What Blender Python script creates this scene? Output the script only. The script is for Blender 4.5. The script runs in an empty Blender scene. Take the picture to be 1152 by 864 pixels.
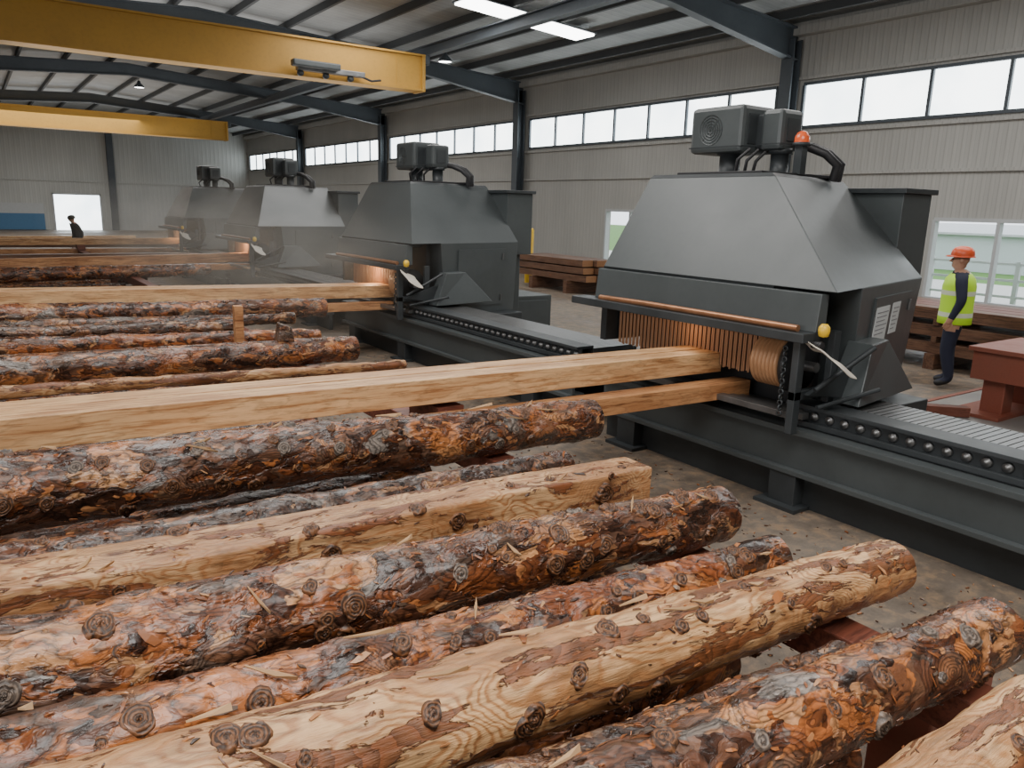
import bpy, bmesh, math, random
from mathutils import Vector, Matrix, noise, Quaternion
random.seed(7)
C = bpy.context.scene.collection
H = 2.25; FPX = 866.0; PITCH = math.radians(12.88); ROLL = 0.028; AZ = math.radians(35)
FW = Vector((math.sin(AZ), math.cos(AZ), 0)); RT = Vector((math.cos(AZ), -math.sin(AZ), 0))
CF = FW*math.cos(PITCH) + Vector((0,0,-math.sin(PITCH))); CU = FW*math.sin(PITCH) + Vector((0,0,math.cos(PITCH)))
CR = RT*math.cos(ROLL) + CU*math.sin(ROLL); CUP = -RT*math.sin(ROLL) + CU*math.cos(ROLL)
CAM = Vector((0,0,H))
def ray(px, py):
    return CF + CR*((px-576)/FPX) - CUP*((py-432)/FPX)
def onX(px,py,X):
    d = ray(px,py); return CAM + d*(X/d.x)
def onY(px,py,Y):
    d = ray(px,py); return CAM + d*(Y/d.y)
def onZ(px,py,Z):
    d = ray(px,py); return CAM + d*((Z-H)/d.z)
DA, DB = 0.885, 0.045          # log deck: top z = DA - DB*x
def deck(px,py,r):
    d = ray(px,py); return CAM + d*((H-DA-r)/(-d.z-DB*d.x))

# ---------------------------------------------------------------- materials
def N(nt, t, ins=None, **props):
    n = nt.nodes.new(t)
    for k,v in props.items(): setattr(n,k,v)
    for k,v in (ins or {}).items():
        s = n.inputs[k]
        if isinstance(v, bpy.types.NodeSocket): nt.links.new(v, s)
        else: s.default_value = v
    return n
def rgba(c): return (c[0],c[1],c[2],1)
def ramp(nt, fac, stops, interp='LINEAR'):
    n = nt.nodes.new('ShaderNodeValToRGB'); cr = n.color_ramp; cr.interpolation = interp
    while len(cr.elements) > 1: cr.elements.remove(cr.elements[-1])
    for i,(p,c) in enumerate(stops):
        e = cr.elements[0] if i == 0 else cr.elements.new(p)
        e.position = p; e.color = rgba(c) if len(c)==3 else c
    nt.links.new(fac, n.inputs[0]); return n.outputs[0]
def g(v): return (v,v,v)
def mth(nt, op, a, b=0.0):
    return N(nt,'ShaderNodeMath',{0:a,1:b},operation=op).outputs[0]
def mixc(nt, f, a, b, mode='MIX'):
    n = nt.nodes.new('ShaderNodeMix'); n.data_type='RGBA'; n.blend_type=mode
    for s,v in ((n.inputs[0],f),(n.inputs[6],a),(n.inputs[7],b)):
        if isinstance(v, bpy.types.NodeSocket): nt.links.new(v,s)
        else: s.default_value = v if not isinstance(v,tuple) else rgba(v)
    return n.outputs[2]
def newmat(name):
    m = bpy.data.materials.new(name); m.use_nodes = True
    nt = m.node_tree; b = nt.nodes['Principled BSDF']; return m, nt, b
def bump(nt, b, h, strength=.5, dist=.01):
    n = N(nt,'ShaderNodeBump',{'Strength':strength,'Distance':dist,'Height':h}); nt.links.new(n.outputs[0], b.inputs['Normal'])
def coords(nt, sc=(1,1,1), rnd=True):
    tc = nt.nodes.new('ShaderNodeTexCoord'); v = tc.outputs['Object']
    if rnd:
        oi = nt.nodes.new('ShaderNodeObjectInfo')
        k = mth(nt,'MULTIPLY',oi.outputs['Random'],53.0)
        v = N(nt,'ShaderNodeVectorMath',{0:v,1:k},operation='ADD').outputs[0]
    return N(nt,'ShaderNodeMapping',{'Vector':v,'Scale':sc}).outputs[0]
def paint(name, col, rough=.5, metal=0.0, dust=.35, sc=3.0, dustcol=None):
    m, nt, b = newmat(name); v = coords(nt)
    n1 = N(nt,'ShaderNodeTexNoise',{'Vector':v,'Scale':sc,'Detail':8.0,'Roughness':.65}).outputs[0]
    n2 = N(nt,'ShaderNodeTexNoise',{'Vector':v,'Scale':sc*14,'Detail':4.0}).outputs[0]
    dc = dustcol or tuple(min(1,c*1.9+.03) for c in col)
    f = ramp(nt, n1, [(.4,g(0)),(.8,g(dust))])
    c1 = mixc(nt, f, col, dc)
    c2 = mixc(nt, ramp(nt,n2,[(.5,g(0)),(.8,g(dust*.6))]), c1, tuple(c*.5 for c in col))
    nt.links.new(c2, b.inputs['Base Color']); b.inputs['Metallic'].default_value = metal
    nt.links.new(ramp(nt,n1,[(.3,g(rough-.05)),(.8,g(min(1,rough+.12)))]), b.inputs['Roughness'])
    bump(nt,b,n2,.05,.002); return m
def flat(name, col, rough=.6, metal=0.0, emit=0.0):
    m, nt, b = newmat(name); v = coords(nt)
    n1 = N(nt,'ShaderNodeTexNoise',{'Vector':v,'Scale':12.0,'Detail':3.0}).outputs[0]
    c = mixc(nt, ramp(nt,n1,[(.3,g(0)),(.8,g(.3))]), col, tuple(x*.75 for x in col))
    nt.links.new(c,b.inputs['Base Color']); b.inputs['Roughness'].default_value = rough; b.inputs['Metallic'].default_value = metal
    if emit:
        nt.links.new(c,b.inputs['Emission Color']); b.inputs['Emission Strength'].default_value = emit
    return m
def knotfield(nt, v, sc, rad, amp):
    """smooth bumps around scattered knot centres: returns (field, distance)"""
    d = N(nt,'ShaderNodeTexVoronoi',{'Vector':v,'Scale':sc,'Randomness':1.0}).outputs['Distance']
    f = ramp(nt, d, [(0,g(1)),(rad*.35,g(.55)),(rad,g(0))])
    return mth(nt,'MULTIPLY',f,amp), d
def bark_mat(name, exposed, dark, patch=.5, sc=1.0, lines=.9, grey=.64):
    m, nt, b = newmat(name); v0 = coords(nt,(.55,1,1))
    nd = N(nt,'ShaderNodeTexNoise',{'Vector':v0,'Scale':5.0*sc,'Detail':4.0,'Roughness':.55})
    dv = N(nt,'ShaderNodeVectorMath',{0:nd.outputs['Color'],1:(.3,.3,.3)},operation='MULTIPLY').outputs[0]
    v = N(nt,'ShaderNodeVectorMath',{0:v0,1:dv},operation='ADD').outputs[0]
    v1 = N(nt,'ShaderNodeTexVoronoi',{'Vector':v,'Scale':9.0*sc,'Randomness':1.0})
    v2 = N(nt,'ShaderNodeTexVoronoi',{'Vector':v,'Scale':27.0*sc})
    ve = N(nt,'ShaderNodeTexVoronoi',{'Vector':v,'Scale':27.0*sc},feature='DISTANCE_TO_EDGE').outputs[0]
    s1 = N(nt,'ShaderNodeSeparateColor',{0:v1.outputs['Color']}); s2 = N(nt,'ShaderNodeSeparateColor',{0:v2.outputs['Color']})
    ex = ramp(nt, s1.outputs[0], exposed); dk = ramp(nt, s2.outputs[1], dark)
    big = N(nt,'ShaderNodeTexNoise',{'Vector':v,'Scale':4.6*sc,'Detail':5.0,'Roughness':.6}).outputs[0]
    pf = ramp(nt, big, [(patch-.02,g(0)),(patch+.02,g(1))])
    c = mixc(nt, pf, ex, dk)
    c = mixc(nt, ramp(nt,s2.outputs[0],[(.74,g(0)),(.75,g(.85))]), c, ramp(nt,s2.outputs[1],exposed))
    kf, kd = knotfield(nt, v0, 4.6*sc, .45, 9.0)
    ln = N(nt,'ShaderNodeTexNoise',{'Vector':v,'Scale':2.8*sc,'Detail':1.5}).outputs[0]
    fr = mth(nt,'FRACT',mth(nt,'ADD',mth(nt,'MULTIPLY',ln,28.0),kf))
    lm = ramp(nt, fr, [(0,g(.2)),(.25,g(.8)),(.6,g(1.2)),(.85,g(.8)),(1,g(.3))])
    c = mixc(nt, ramp(nt,kd,[(.15,g(.8)),(.26,g(0))]), c, ramp(nt,s1.outputs[1],[(0,(.045,.022,.013)),(.5,(.15,.105,.078)),(1,(.26,.10,.038))]))
    gn = N(nt,'ShaderNodeTexNoise',{'Vector':v,'Scale':4.0*sc,'Detail':3.0,'W':3.1},noise_dimensions='4D').outputs[0]
    c = mixc(nt, ramp(nt,gn,[(grey,g(0)),(grey+.012,g(.9))]), c, ramp(nt,s1.outputs[2],[(0,(.13,.11,.093)),(1,(.25,.215,.185))]))
    c = mixc(nt, lines, c, lm, 'MULTIPLY')
    c = mixc(nt, .5, c, ramp(nt, ve, [(0,g(.2)),(.05,g(1))]), 'MULTIPLY')
    sm = N(nt,'ShaderNodeTexNoise',{'Vector':N(nt,'ShaderNodeMapping',{'Vector':v,'Scale':(1,2.4,2.4)}).outputs[0],'Scale':22.0,'Detail':4.0,'Roughness':.6}).outputs[0]
    c = mixc(nt, .45, c, ramp(nt, sm, [(.36,g(.35)),(.5,g(1)),(.62,g(1.2))]), 'MULTIPLY')
    nt.links.new(c,b.inputs['Base Color'])
    nt.links.new(ramp(nt,s2.outputs[1],[(0,g(.18)),(1,g(.42))]), b.inputs['Roughness'])
    b.inputs['Coat Weight'].default_value=.2; b.inputs['Coat Roughness'].default_value=.2
    h = mth(nt,'ADD', mth(nt,'MULTIPLY',s1.outputs[1],.5), mth(nt,'ADD', mth(nt,'MULTIPLY',s2.outputs[2],.4), mth(nt,'MULTIPLY',pf,.6)))
    h = mth(nt,'ADD',h,mth(nt,'ADD',mth(nt,'MULTIPLY',fr,.4),mth(nt,'MULTIPLY',sm,.4)))
    bump(nt,b,h,1.0,.011); return m
def peel_mat(name, light, mid, brown, amount=.56, linef=18.0, sc=1.0, stretch=.35, kn=4.0):
    m, nt, b = newmat(name); v0 = coords(nt,(stretch,1,1))
    nd = N(nt,'ShaderNodeTexNoise',{'Vector':v0,'Scale':3.0*sc,'Detail':5.0})
    dv = N(nt,'ShaderNodeVectorMath',{0:nd.outputs['Color'],1:(.3,.3,.3)},operation='MULTIPLY').outputs[0]
    v = N(nt,'ShaderNodeVectorMath',{0:v0,1:dv},operation='ADD').outputs[0]
    kf, kd = knotfield(nt, v0, kn, .45, 8.0)
    ln = N(nt,'ShaderNodeTexNoise',{'Vector':v,'Scale':3.2*sc,'Detail':3.0}).outputs[0]
    fr = mth(nt,'FRACT',mth(nt,'ADD',mth(nt,'MULTIPLY',ln,linef),kf))
    c = ramp(nt, fr, [(0,mid),(.15,mid),(.35,light),(.7,light),(1,mid)])
    md = N(nt,'ShaderNodeTexNoise',{'Vector':v,'Scale':4.0,'Detail':4.0}).outputs[0]
    c = mixc(nt, ramp(nt,md,[(.44,g(0)),(.56,g(.75))]), c, mixc(nt,fr,mid,tuple(x*.7 for x in mid)))
    fine = N(nt,'ShaderNodeTexNoise',{'Vector':N(nt,'ShaderNodeMapping',{'Vector':v0,'Scale':(10,60,60)}).outputs[0],'Scale':1.0,'Detail':5.0,'Roughness':.7}).outputs[0]
    c = mixc(nt,.8,c,ramp(nt,fine,[(.32,g(.4)),(.55,g(1))]),'MULTIPLY')
    vt = N(nt,'ShaderNodeMapping',{'Vector':v,'Scale':(.5,1.4,1.4)}).outputs[0]
    big = N(nt,'ShaderNodeTexNoise',{'Vector':vt,'Scale':8.5*sc,'Detail':8.0,'Roughness':.68}).outputs[0]
    c = mixc(nt, ramp(nt,big,[(amount,g(0)),(amount+.012,g(.9))]), c, mixc(nt,fr,brown,tuple(x*.4 for x in brown)))
    c = mixc(nt, ramp(nt,kd,[(.05,g(.9)),(.1,g(.5)),(.16,g(0))]), c, tuple(x*.35 for x in brown))
    nt.links.new(c,b.inputs['Base Color']); b.inputs['Roughness'].default_value=.36
    h = mth(nt,'ADD',mth(nt,'MULTIPLY',ramp(nt,big,[(amount,g(0)),(amount+.02,g(1))]),.8),mth(nt,'ADD',mth(nt,'MULTIPLY',fr,.2),mth(nt,'MULTIPLY',fine,.6)))
    bump(nt,b,h,1.0,.010); return m
def sawn_mat(name, a, bcol, kn=(.2,.08,.035)):
    m, nt, b = newmat(name); v0 = coords(nt,(1,1,1))
    nd = N(nt,'ShaderNodeTexNoise',{'Vector':v0,'Scale':1.6,'Detail':2.0})
    dv = N(nt,'ShaderNodeVectorMath',{0:nd.outputs['Color'],1:(0,.06,.06)},operation='MULTIPLY').outputs[0]
    v = N(nt,'ShaderNodeVectorMath',{0:v0,1:dv},operation='ADD').outputs[0]
    kf, kd = knotfield(nt, N(nt,'ShaderNodeMapping',{'Vector':v0,'Scale':(.55,1,1)}).outputs[0], 3.2, .25, 3.0)
    gr = N(nt,'ShaderNodeTexNoise',{'Vector':N(nt,'ShaderNodeMapping',{'Vector':v,'Scale':(1.8,42,42)}).outputs[0],'Scale':1.0,'Detail':7.0,'Roughness':.7}).outputs[0]
    lo = N(nt,'ShaderNodeTexNoise',{'Vector':N(nt,'ShaderNodeMapping',{'Vector':v0,'Scale':(1,4,4)}).outputs[0],'Scale':2.0,'Detail':5.0}).outputs[0]
    c = ramp(nt, gr, [(.3,tuple(x*.6 for x in bcol)),(.42,bcol),(.5,a),(.6,tuple(min(1,x*1.1) for x in a)),(.72,bcol)])
    fr = mth(nt,'FRACT',mth(nt,'ADD',mth(nt,'MULTIPLY',lo,7.0),kf))
    c = mixc(nt,.45,c,ramp(nt,fr,[(0,g(.45)),(.2,g(1)),(.85,g(1)),(1,g(.55))]),'MULTIPLY')
    c = mixc(nt,.7,c,ramp(nt,lo,[(.35,(.6,.47,.38)),(.6,g(1.0))]),'MULTIPLY')
    c = mixc(nt, ramp(nt,kd,[(.05,g(.9)),(.09,g(.4)),(.12,g(0))]), c, kn)
    nt.links.new(c,b.inputs['Base Color']); b.inputs['Roughness'].default_value=.5
    bump(nt,b,gr,.35,.005); return m
def ring_mat(name, a, bc, freq=240.0, edge=None, axis3=True):
    m, nt, b = newmat(name); tc = nt.nodes.new('ShaderNodeTexCoord')
    v = tc.outputs['Object']
    if not axis3: v = N(nt,'ShaderNodeVectorMath',{0:v,1:(0,1,1)},operation='MULTIPLY').outputs[0]
    nz = N(nt,'ShaderNodeTexNoise',{'Vector':v,'Scale':30.0,'Detail':4.0}).outputs[0]
    L = N(nt,'ShaderNodeVectorMath',{0:v},operation='LENGTH').outputs['Value']
    s = mth(nt,'SINE',mth(nt,'ADD',mth(nt,'MULTIPLY',L,freq),mth(nt,'MULTIPLY',nz,8.0)))
    c = ramp(nt, mth(nt,'ADD',mth(nt,'MULTIPLY',s,.5),.5), [(0,a),(1,bc)])
    nt.links.new(c,b.inputs['Base Color']); b.inputs['Roughness'].default_value=.5
    bump(nt,b,s,.35,.004); return m
ORG=[(0,(.045,.016,.008)),(.2,(.13,.04,.015)),(.45,(.26,.078,.024)),(.65,(.44,.15,.042)),(.82,(.48,.245,.11)),(1,(.2,.068,.026))]
ORD=[(0,(.024,.011,.007)),(.35,(.062,.025,.014)),(.6,(.11,.042,.021)),(.8,(.16,.07,.036)),(1,(.085,.05,.033))]
MT = {
 'bark': bark_mat('bark_orange_brown', ORG, ORD, .475),
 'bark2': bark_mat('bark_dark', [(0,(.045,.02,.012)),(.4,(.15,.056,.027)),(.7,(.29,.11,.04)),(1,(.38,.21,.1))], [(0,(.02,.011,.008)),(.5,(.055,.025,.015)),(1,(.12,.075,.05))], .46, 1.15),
 'bark3': bark_mat('bark_red', [(0,(.085,.026,.011)),(.3,(.24,.07,.023)),(.6,(.42,.145,.04)),(.8,(.36,.12,.036)),(1,(.52,.29,.13))], ORD, .50, .95, .9, .67),
 'peel': peel_mat('peeled_wood', (.68,.41,.20),(.43,.2,.078),(.22,.07,.025), .53, 22.0, 1.0, .4, 4.0),
 'cant': peel_mat('cant_figured_wood', (.63,.38,.19),(.42,.19,.075),(.24,.075,.028), .545, 32.0, .9, .5, 4.5),
 'sawn': sawn_mat('sawn_wood', (.68,.425,.215),(.47,.24,.10)),
 'sawn2': sawn_mat('sawn_wood_orange', (.55,.28,.125),(.35,.15,.058)),
 'sawnd': sawn_mat('sawn_wood_aged', (.17,.088,.052),(.1,.05,.032)),
 'skid': sawn_mat('red_brown_timber', (.2,.065,.04),(.12,.038,.024)),
 'end': ring_mat('end_grain', (.42,.23,.11),(.25,.105,.048), 260.0, axis3=False),
 'knot': ring_mat('knot_brown', (.035,.018,.011),(.18,.075,.03), 620.0),
 'knotg': ring_mat('knot_grey', (.055,.041,.033),(.2,.15,.115), 560.0),
 'mach': paint('machine_paint', (.060,.069,.071), .40, .05, .25, 1.1),
 'mach2': paint('machine_paint_dark', (.032,.037,.040), .45, .1, .3, 3.0),
 'steel': paint('worn_steel', (.18,.18,.18), .35, .8, .4, 6.0),
 'plate': paint('worn_deck_plate', (.3,.29,.28), .35, .2, .5, 2.0, (.4,.33,.26)),
 'bronze': paint('tan_ribbed_roll', (.42,.22,.11), .4, .15, .4, 6.0),
 'black': flat('black_rubber', (.018,.018,.02), .5),
 'copper': paint('copper_pipe', (.34,.16,.08), .35, .6, .4, 6.0),
 'struct': paint('structure_steel_grey', (.070,.084,.098), .55, .1, .3, 1.0),
 'purlin': flat('purlin_grey', (.055,.06,.064), .7),
 'yellow': paint('crane_yellow', (.5,.27,.04), .55, .0, .4, .8, (.3,.18,.05)),
 'ylw': flat('yellow_plastic', (.8,.5,.03), .4),
 'cloth': flat('cream_cloth', (.6,.55,.47), .9),
 'paper': flat('paper_white', (.62,.64,.64), .8),
 'ink': flat('printed_ink', (.25,.25,.27), .8),
 'curtain': flat('rust_brown_strip', (.36,.18,.09), .5),
 'helmet': flat('helmet_orange_red', (.8,.12,.04), .3),
 'beacon': flat('beacon_orange_red', (.8,.13,.04), .2, 0, .05),
 'navy': flat('navy_cloth', (.018,.022,.045), .85),
 'dark': flat('charcoal_cloth', (.02,.02,.024), .85),
 'skin': flat('skin', (.5,.28,.19), .6),
 'hair': flat('dark_hair', (.02,.014,.01), .7),
 'rust': paint('red_oxide_steel', (.27,.08,.05), .5, .1, .4, 4.0, (.2,.1,.07)),
 'blue': flat('blue_panel', (.08,.2,.36), .6),
 'white': flat('white_frame', (.5,.52,.53), .5),
 'lampglow': flat('lamp_glow', (1,.99,.97), .5, 0, 9.0),
 'warm': flat('heat_lamp_glow', (1,.55,.25), .5, 0, .6),
 'grass': flat('grass_green', (.10,.22,.05), .95),
 'road': flat('pale_gravel_road', (.55,.55,.52), .9),
 'bldg': flat('outdoor_building', (.55,.6,.62), .8),
 'track': flat('pale_ash_splinter', (.5,.31,.16), .7),
}
def clad(name, col, freq=20.0, axis=(1,1,0), dirt=.3, depth=.82):
    m, nt, b = newmat(name); tc = nt.nodes.new('ShaderNodeTexCoord'); v = tc.outputs['Object']
    d = N(nt,'ShaderNodeVectorMath',{0:v,1:axis},operation='DOT_PRODUCT').outputs['Value']
    fr = mth(nt,'FRACT',mth(nt,'MULTIPLY',d,freq/6.283))
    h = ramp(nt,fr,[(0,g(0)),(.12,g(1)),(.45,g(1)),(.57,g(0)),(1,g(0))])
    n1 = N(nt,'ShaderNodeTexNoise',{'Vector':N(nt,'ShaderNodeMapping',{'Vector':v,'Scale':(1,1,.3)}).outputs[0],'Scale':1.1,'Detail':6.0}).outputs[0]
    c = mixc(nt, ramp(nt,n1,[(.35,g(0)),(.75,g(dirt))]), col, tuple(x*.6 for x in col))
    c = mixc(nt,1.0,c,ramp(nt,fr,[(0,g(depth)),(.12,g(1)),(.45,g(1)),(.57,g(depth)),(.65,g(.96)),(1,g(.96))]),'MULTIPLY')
    nt.links.new(c,b.inputs['Base Color']); b.inputs['Roughness'].default_value=.55
    bump(nt,b,h,.35,.02); return m
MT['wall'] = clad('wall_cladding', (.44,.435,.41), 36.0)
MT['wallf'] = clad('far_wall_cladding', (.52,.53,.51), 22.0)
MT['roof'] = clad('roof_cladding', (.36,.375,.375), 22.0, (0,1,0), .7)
def floor_mat():
    m, nt, b = newmat('floor_concrete'); tc = nt.nodes.new('ShaderNodeTexCoord'); v = tc.outputs['Object']
    n1 = N(nt,'ShaderNodeTexNoise',{'Vector':v,'Scale':.5,'Detail':8.0,'Roughness':.65}).outputs[0]
    n2 = N(nt,'ShaderNodeTexNoise',{'Vector':v,'Scale':6.0,'Detail':10.0,'Roughness':.75}).outputs[0]
    c = ramp(nt,n1,[(.3,(.11,.085,.064)),(.5,(.17,.135,.104)),(.7,(.25,.21,.17))])
    c = mixc(nt,.75,c,ramp(nt,n2,[(.32,g(.4)),(.6,g(1))]),'MULTIPLY')
    c = mixc(nt,ramp(nt,n2,[(.49,g(0)),(.62,g(.65))]),c,(.28,.185,.108))
    nt.links.new(c,b.inputs['Base Color']); nt.links.new(ramp(nt,n1,[(.35,g(.32)),(.6,g(.7))]),b.inputs['Roughness'])
    bump(nt,b,n2,.6,.015); return m
MT['floor'] = floor_mat()
def pane_mat():
    m, nt, b = newmat('bright_window_pane'); v = coords(nt,(1,1,1),False)
    n1 = N(nt,'ShaderNodeTexNoise',{'Vector':v,'Scale':.7,'Detail':4.0}).outputs[0]
    c = ramp(nt,n1,[(.3,(.7,.8,.84)),(.6,(.95,1,1))])
    nt.links.new(c,b.inputs['Base Color']); nt.links.new(c,b.inputs['Emission Color']); b.inputs['Emission Strength'].default_value=4.8
    return m
MT['pane'] = pane_mat()
def glass_mat():
    m, nt, b = newmat('clear_window_glass')
    t = nt.nodes.new('ShaderNodeBsdfTransparent'); gl = N(nt,'ShaderNodeBsdfGlossy',{'Roughness':.05})
    mx = N(nt,'ShaderNodeMixShader',{0:.04,1:t.outputs[0],2:gl.outputs[0]})
    nt.links.new(mx.outputs[0], nt.nodes['Material Output'].inputs[0]); return m
MT['glass'] = glass_mat()
def flake_mat():
    m, nt, b = newmat('bark_flake'); ge = nt.nodes.new('ShaderNodeNewGeometry')
    c = ramp(nt, ge.outputs['Random Per Island'], [(0,(.03,.015,.01)),(.3,(.09,.036,.018)),(.6,(.22,.075,.026)),(.8,(.38,.14,.045)),(.93,(.42,.23,.11)),(.96,(.13,.1,.08)),(1,(.08,.04,.02))])
    nt.links.new(c,b.inputs['Base Color']); b.inputs['Roughness'].default_value=.35; return m
MT['flake'] = flake_mat()
def vest_mat():
    m, nt, b = newmat('hi_vis_vest'); tc = nt.nodes.new('ShaderNodeTexCoord')
    z = N(nt,'ShaderNodeSeparateXYZ',{0:tc.outputs['Object']})
    s = mth(nt,'FRACT',mth(nt,'MULTIPLY',mth(nt,'SUBTRACT',z.outputs[2],.93),3.6))
    c = mixc(nt,ramp(nt,s,[(0,g(1)),(.2,g(1)),(.21,g(0))],'CONSTANT'),(.5,.85,.04),(.6,.66,.5))
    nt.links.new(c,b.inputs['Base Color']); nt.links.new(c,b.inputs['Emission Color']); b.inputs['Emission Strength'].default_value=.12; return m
MT['vest'] = vest_mat()
def haze_mat():
    m = bpy.data.materials.new('sawdust_haze'); m.use_nodes=True; nt=m.node_tree; nt.nodes.remove(nt.nodes['Principled BSDF'])
    tc = nt.nodes.new('ShaderNodeTexCoord')
    L = N(nt,'ShaderNodeVectorMath',{0:tc.outputs['Object']},operation='LENGTH').outputs['Value']
    n1 = N(nt,'ShaderNodeTexNoise',{'Vector':tc.outputs['Object'],'Scale':2.4,'Detail':3.0}).outputs[0]
    f = mth(nt,'MULTIPLY',ramp(nt,L,[(.1,g(1)),(1.0,g(0))]),ramp(nt,n1,[(.38,g(.05)),(.66,g(1))]))
    d = mth(nt,'MULTIPLY',f,.24)
    vs = N(nt,'ShaderNodeVolumeScatter',{'Color':(.97,.88,.76,1),'Density':d})
    nt.links.new(vs.outputs[0], nt.nodes['Material Output'].inputs['Volume']); return m
MT['haze'] = haze_mat()

# ---------------------------------------------------------------- mesh builder
class MB:
    def __init__(s, org=(0,0,0)): s.v=[]; s.f=[]; s.o=Vector(org); s.sm=[]
    def add(s, vs, fs, smooth=False):
        b=len(s.v); s.v += [Vector(v)-s.o for v in vs]; s.f += [tuple(i+b for i in f) for f in fs]; s.sm += [smooth]*len(fs); return s
    def hexa(s, lo, hi):
        return s.add(list(lo)+list(hi), [(3,2,1,0),(4,5,6,7),(0,1,5,4),(1,2,6,5),(2,3,7,6),(3,0,4,7)])
    def box(s,x0,x1,y0,y1,z0,z1):
        return s.hexa([(x0,y0,z0),(x1,y0,z0),(x1,y1,z0),(x0,y1,z0)],[(x0,y0,z1),(x1,y0,z1),(x1,y1,z1),(x0,y1,z1)])
    def bar(s,p0,p1,w,h,up=(0,0,1)):
        p0=Vector(p0);p1=Vector(p1);d=(p1-p0).normalized();sd=d.cross(Vector(up))
        if sd.length<1e-4: sd=d.cross(Vector((1,0,0)))
        sd.normalize();u=sd.cross(d).normalized()
        a=[p+sd*(i*w/2)+u*(j*h/2) for p in (p0,p1) for i,j in ((-1,-1),(1,-1),(1,1),(-1,1))]
        return s.hexa(a[:4],a[4:])
    def tube(s,pts,r,n=12,cap=True):
        pts=[Vector(p) for p in pts]; rs = r if isinstance(r,(list,tuple)) else [r]*len(pts)
        vs=[]; ref=None
        for i,p in enumerate(pts):
            d=(pts[min(i+1,len(pts)-1)]-pts[max(i-1,0)]).normalized()
            if ref is None: ref = d.orthogonal().normalized()
            ref=(ref-d*ref.dot(d)).normalized(); q=d.cross(ref)
            vs += [p+(ref*math.cos(2*math.pi*k/n)+q*math.sin(2*math.pi*k/n))*rs[i] for k in range(n)]
        fs=[(i*n+k,i*n+(k+1)%n,(i+1)*n+(k+1)%n,(i+1)*n+k) for i in range(len(pts)-1) for k in range(n)]
        s.add(vs,fs,True)
        if cap:
            s.add(vs[:n],[tuple(range(n))[::-1]]); s.add(vs[-n:],[tuple(range(n))])
        return s
    def lathe(s,c,axis,prof,n=20):
        c=Vector(c);ax=Vector(axis).normalized();a=ax.orthogonal().normalized();b=ax.cross(a)
        vs=[c+ax*h+(a*math.cos(2*math.pi*k/n)+b*math.sin(2*math.pi*k/n))*r for r,h in prof for k in range(n)]
        fs=[(i*n+k,i*n+(k+1)%n,(i+1)*n+(k+1)%n,(i+1)*n+k) for i in range(len(prof)-1) for k in range(n)]
        return s.add(vs,fs,True)
    def build(s,name,mat,parent=None,bevel=0.0):
        me=bpy.data.meshes.new(name); me.from_pydata([tuple(v) for v in s.v],[],s.f); me.update()
        for p,q in zip(me.polygons,s.sm): p.use_smooth=q
        o=bpy.data.objects.new(name,me); C.objects.link(o); me.materials.append(MT[mat] if isinstance(mat,str) else mat)
        if parent: o.parent=parent
        else: o.location=s.o
        if bevel:
            md=o.modifiers.new('bevel','BEVEL'); md.width=bevel; md.segments=2; md.limit_method='ANGLE'; md.angle_limit=math.radians(30)
        return o
def tag(o,label=None,cat=None,group=None,kind=None):
    if label: o['label']=label
    if cat: o['category']=cat
    if group: o['group']=group
    if kind: o['kind']=kind
    return o
def thing(name,label,cat,loc=(0,0,0),group=None,rz=0):
    o=bpy.data.objects.new(name,None); C.objects.link(o); o.location=loc; o.rotation_euler.z=rz; o.empty_display_size=.1
    return tag(o,label,cat,group)
def copy_tree(o,parent=None):
    c=o.copy(); C.objects.link(c)
    if parent: c.parent=parent
    for ch in list(o.children): copy_tree(ch,c)
    return c
def struct(mb,name,mat,bevel=0): return tag(mb.build(name,mat,None,bevel),kind='structure')

# ---------------------------------------------------------------- camera
cam=bpy.data.cameras.new('camera'); co=bpy.data.objects.new('camera',cam); C.objects.link(co)
R=Matrix((CR,CUP,-CF)).transposed().to_4x4(); co.matrix_world=Matrix.Translation(CAM)@R
cam.sensor_width=36; cam.lens=FPX/1152*36; cam.clip_end=300; bpy.context.scene.camera=co

# ---------------------------------------------------------------- setting
XW=17.6; YF=60.2; XL=-8.0; YB=-8.0; ZE=6.95; XR=6.0; ZR=7.75
def zr(x): return ZE+(ZR-ZE)*((XW-x)/(XW-XR) if x>XR else (x-XL)/(XR-XL))
struct(MB().box(XL-.2,XW+.2,YB-.2,YF+.2,-.2,0),'floor','floor')
struct(MB().box(XW+.2,90,-40,110,-.25,-.05),'trim_9','grass')
struct(MB().box(22.5,31,-40,110,-.049,-.03),'trim_8','road')
w=MB(); t=.2
for a,b in ((0,.5),(2.3,4.4),(5.5,ZE+.1)): w.box(XW,XW+t,YB,YF,a,b)
for a,b in ((YB,5.0),(9.0,16.4),(19.9,YF)): w.box(XW,XW+t,a,b,.5,2.3)
bays=[(1.5,12.7),(13.5,24.4),(25.2,36.2),(37.0,48.0),(48.8,59.6)]
prev=YB
for a,b in bays: w.box(XW,XW+t,prev,a,4.4,5.5); prev=b
w.box(XW,XW+t,prev,YF,4.4,5.5)
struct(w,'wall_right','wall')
w=MB()
pA=onY(60,220,YF); pB=onY(112,222,YF)
dx0,dx1=pA.x,pB.x
w.box(XL,dx0,YF,YF+.2,0,9); w.box(dx1,XW+.2,YF,YF+.2,0,9); w.box(dx0,dx1,YF,YF+.2,2.3,9)
struct(w,'wall_far','wallf')
struct(MB().box(XL-.2,XL,YB,YF,0,ZE+.1),'wall_left','wall')
struct(MB().box(XL,XW,YB-.2,YB,0,9),'wall_near','wall')
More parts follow.
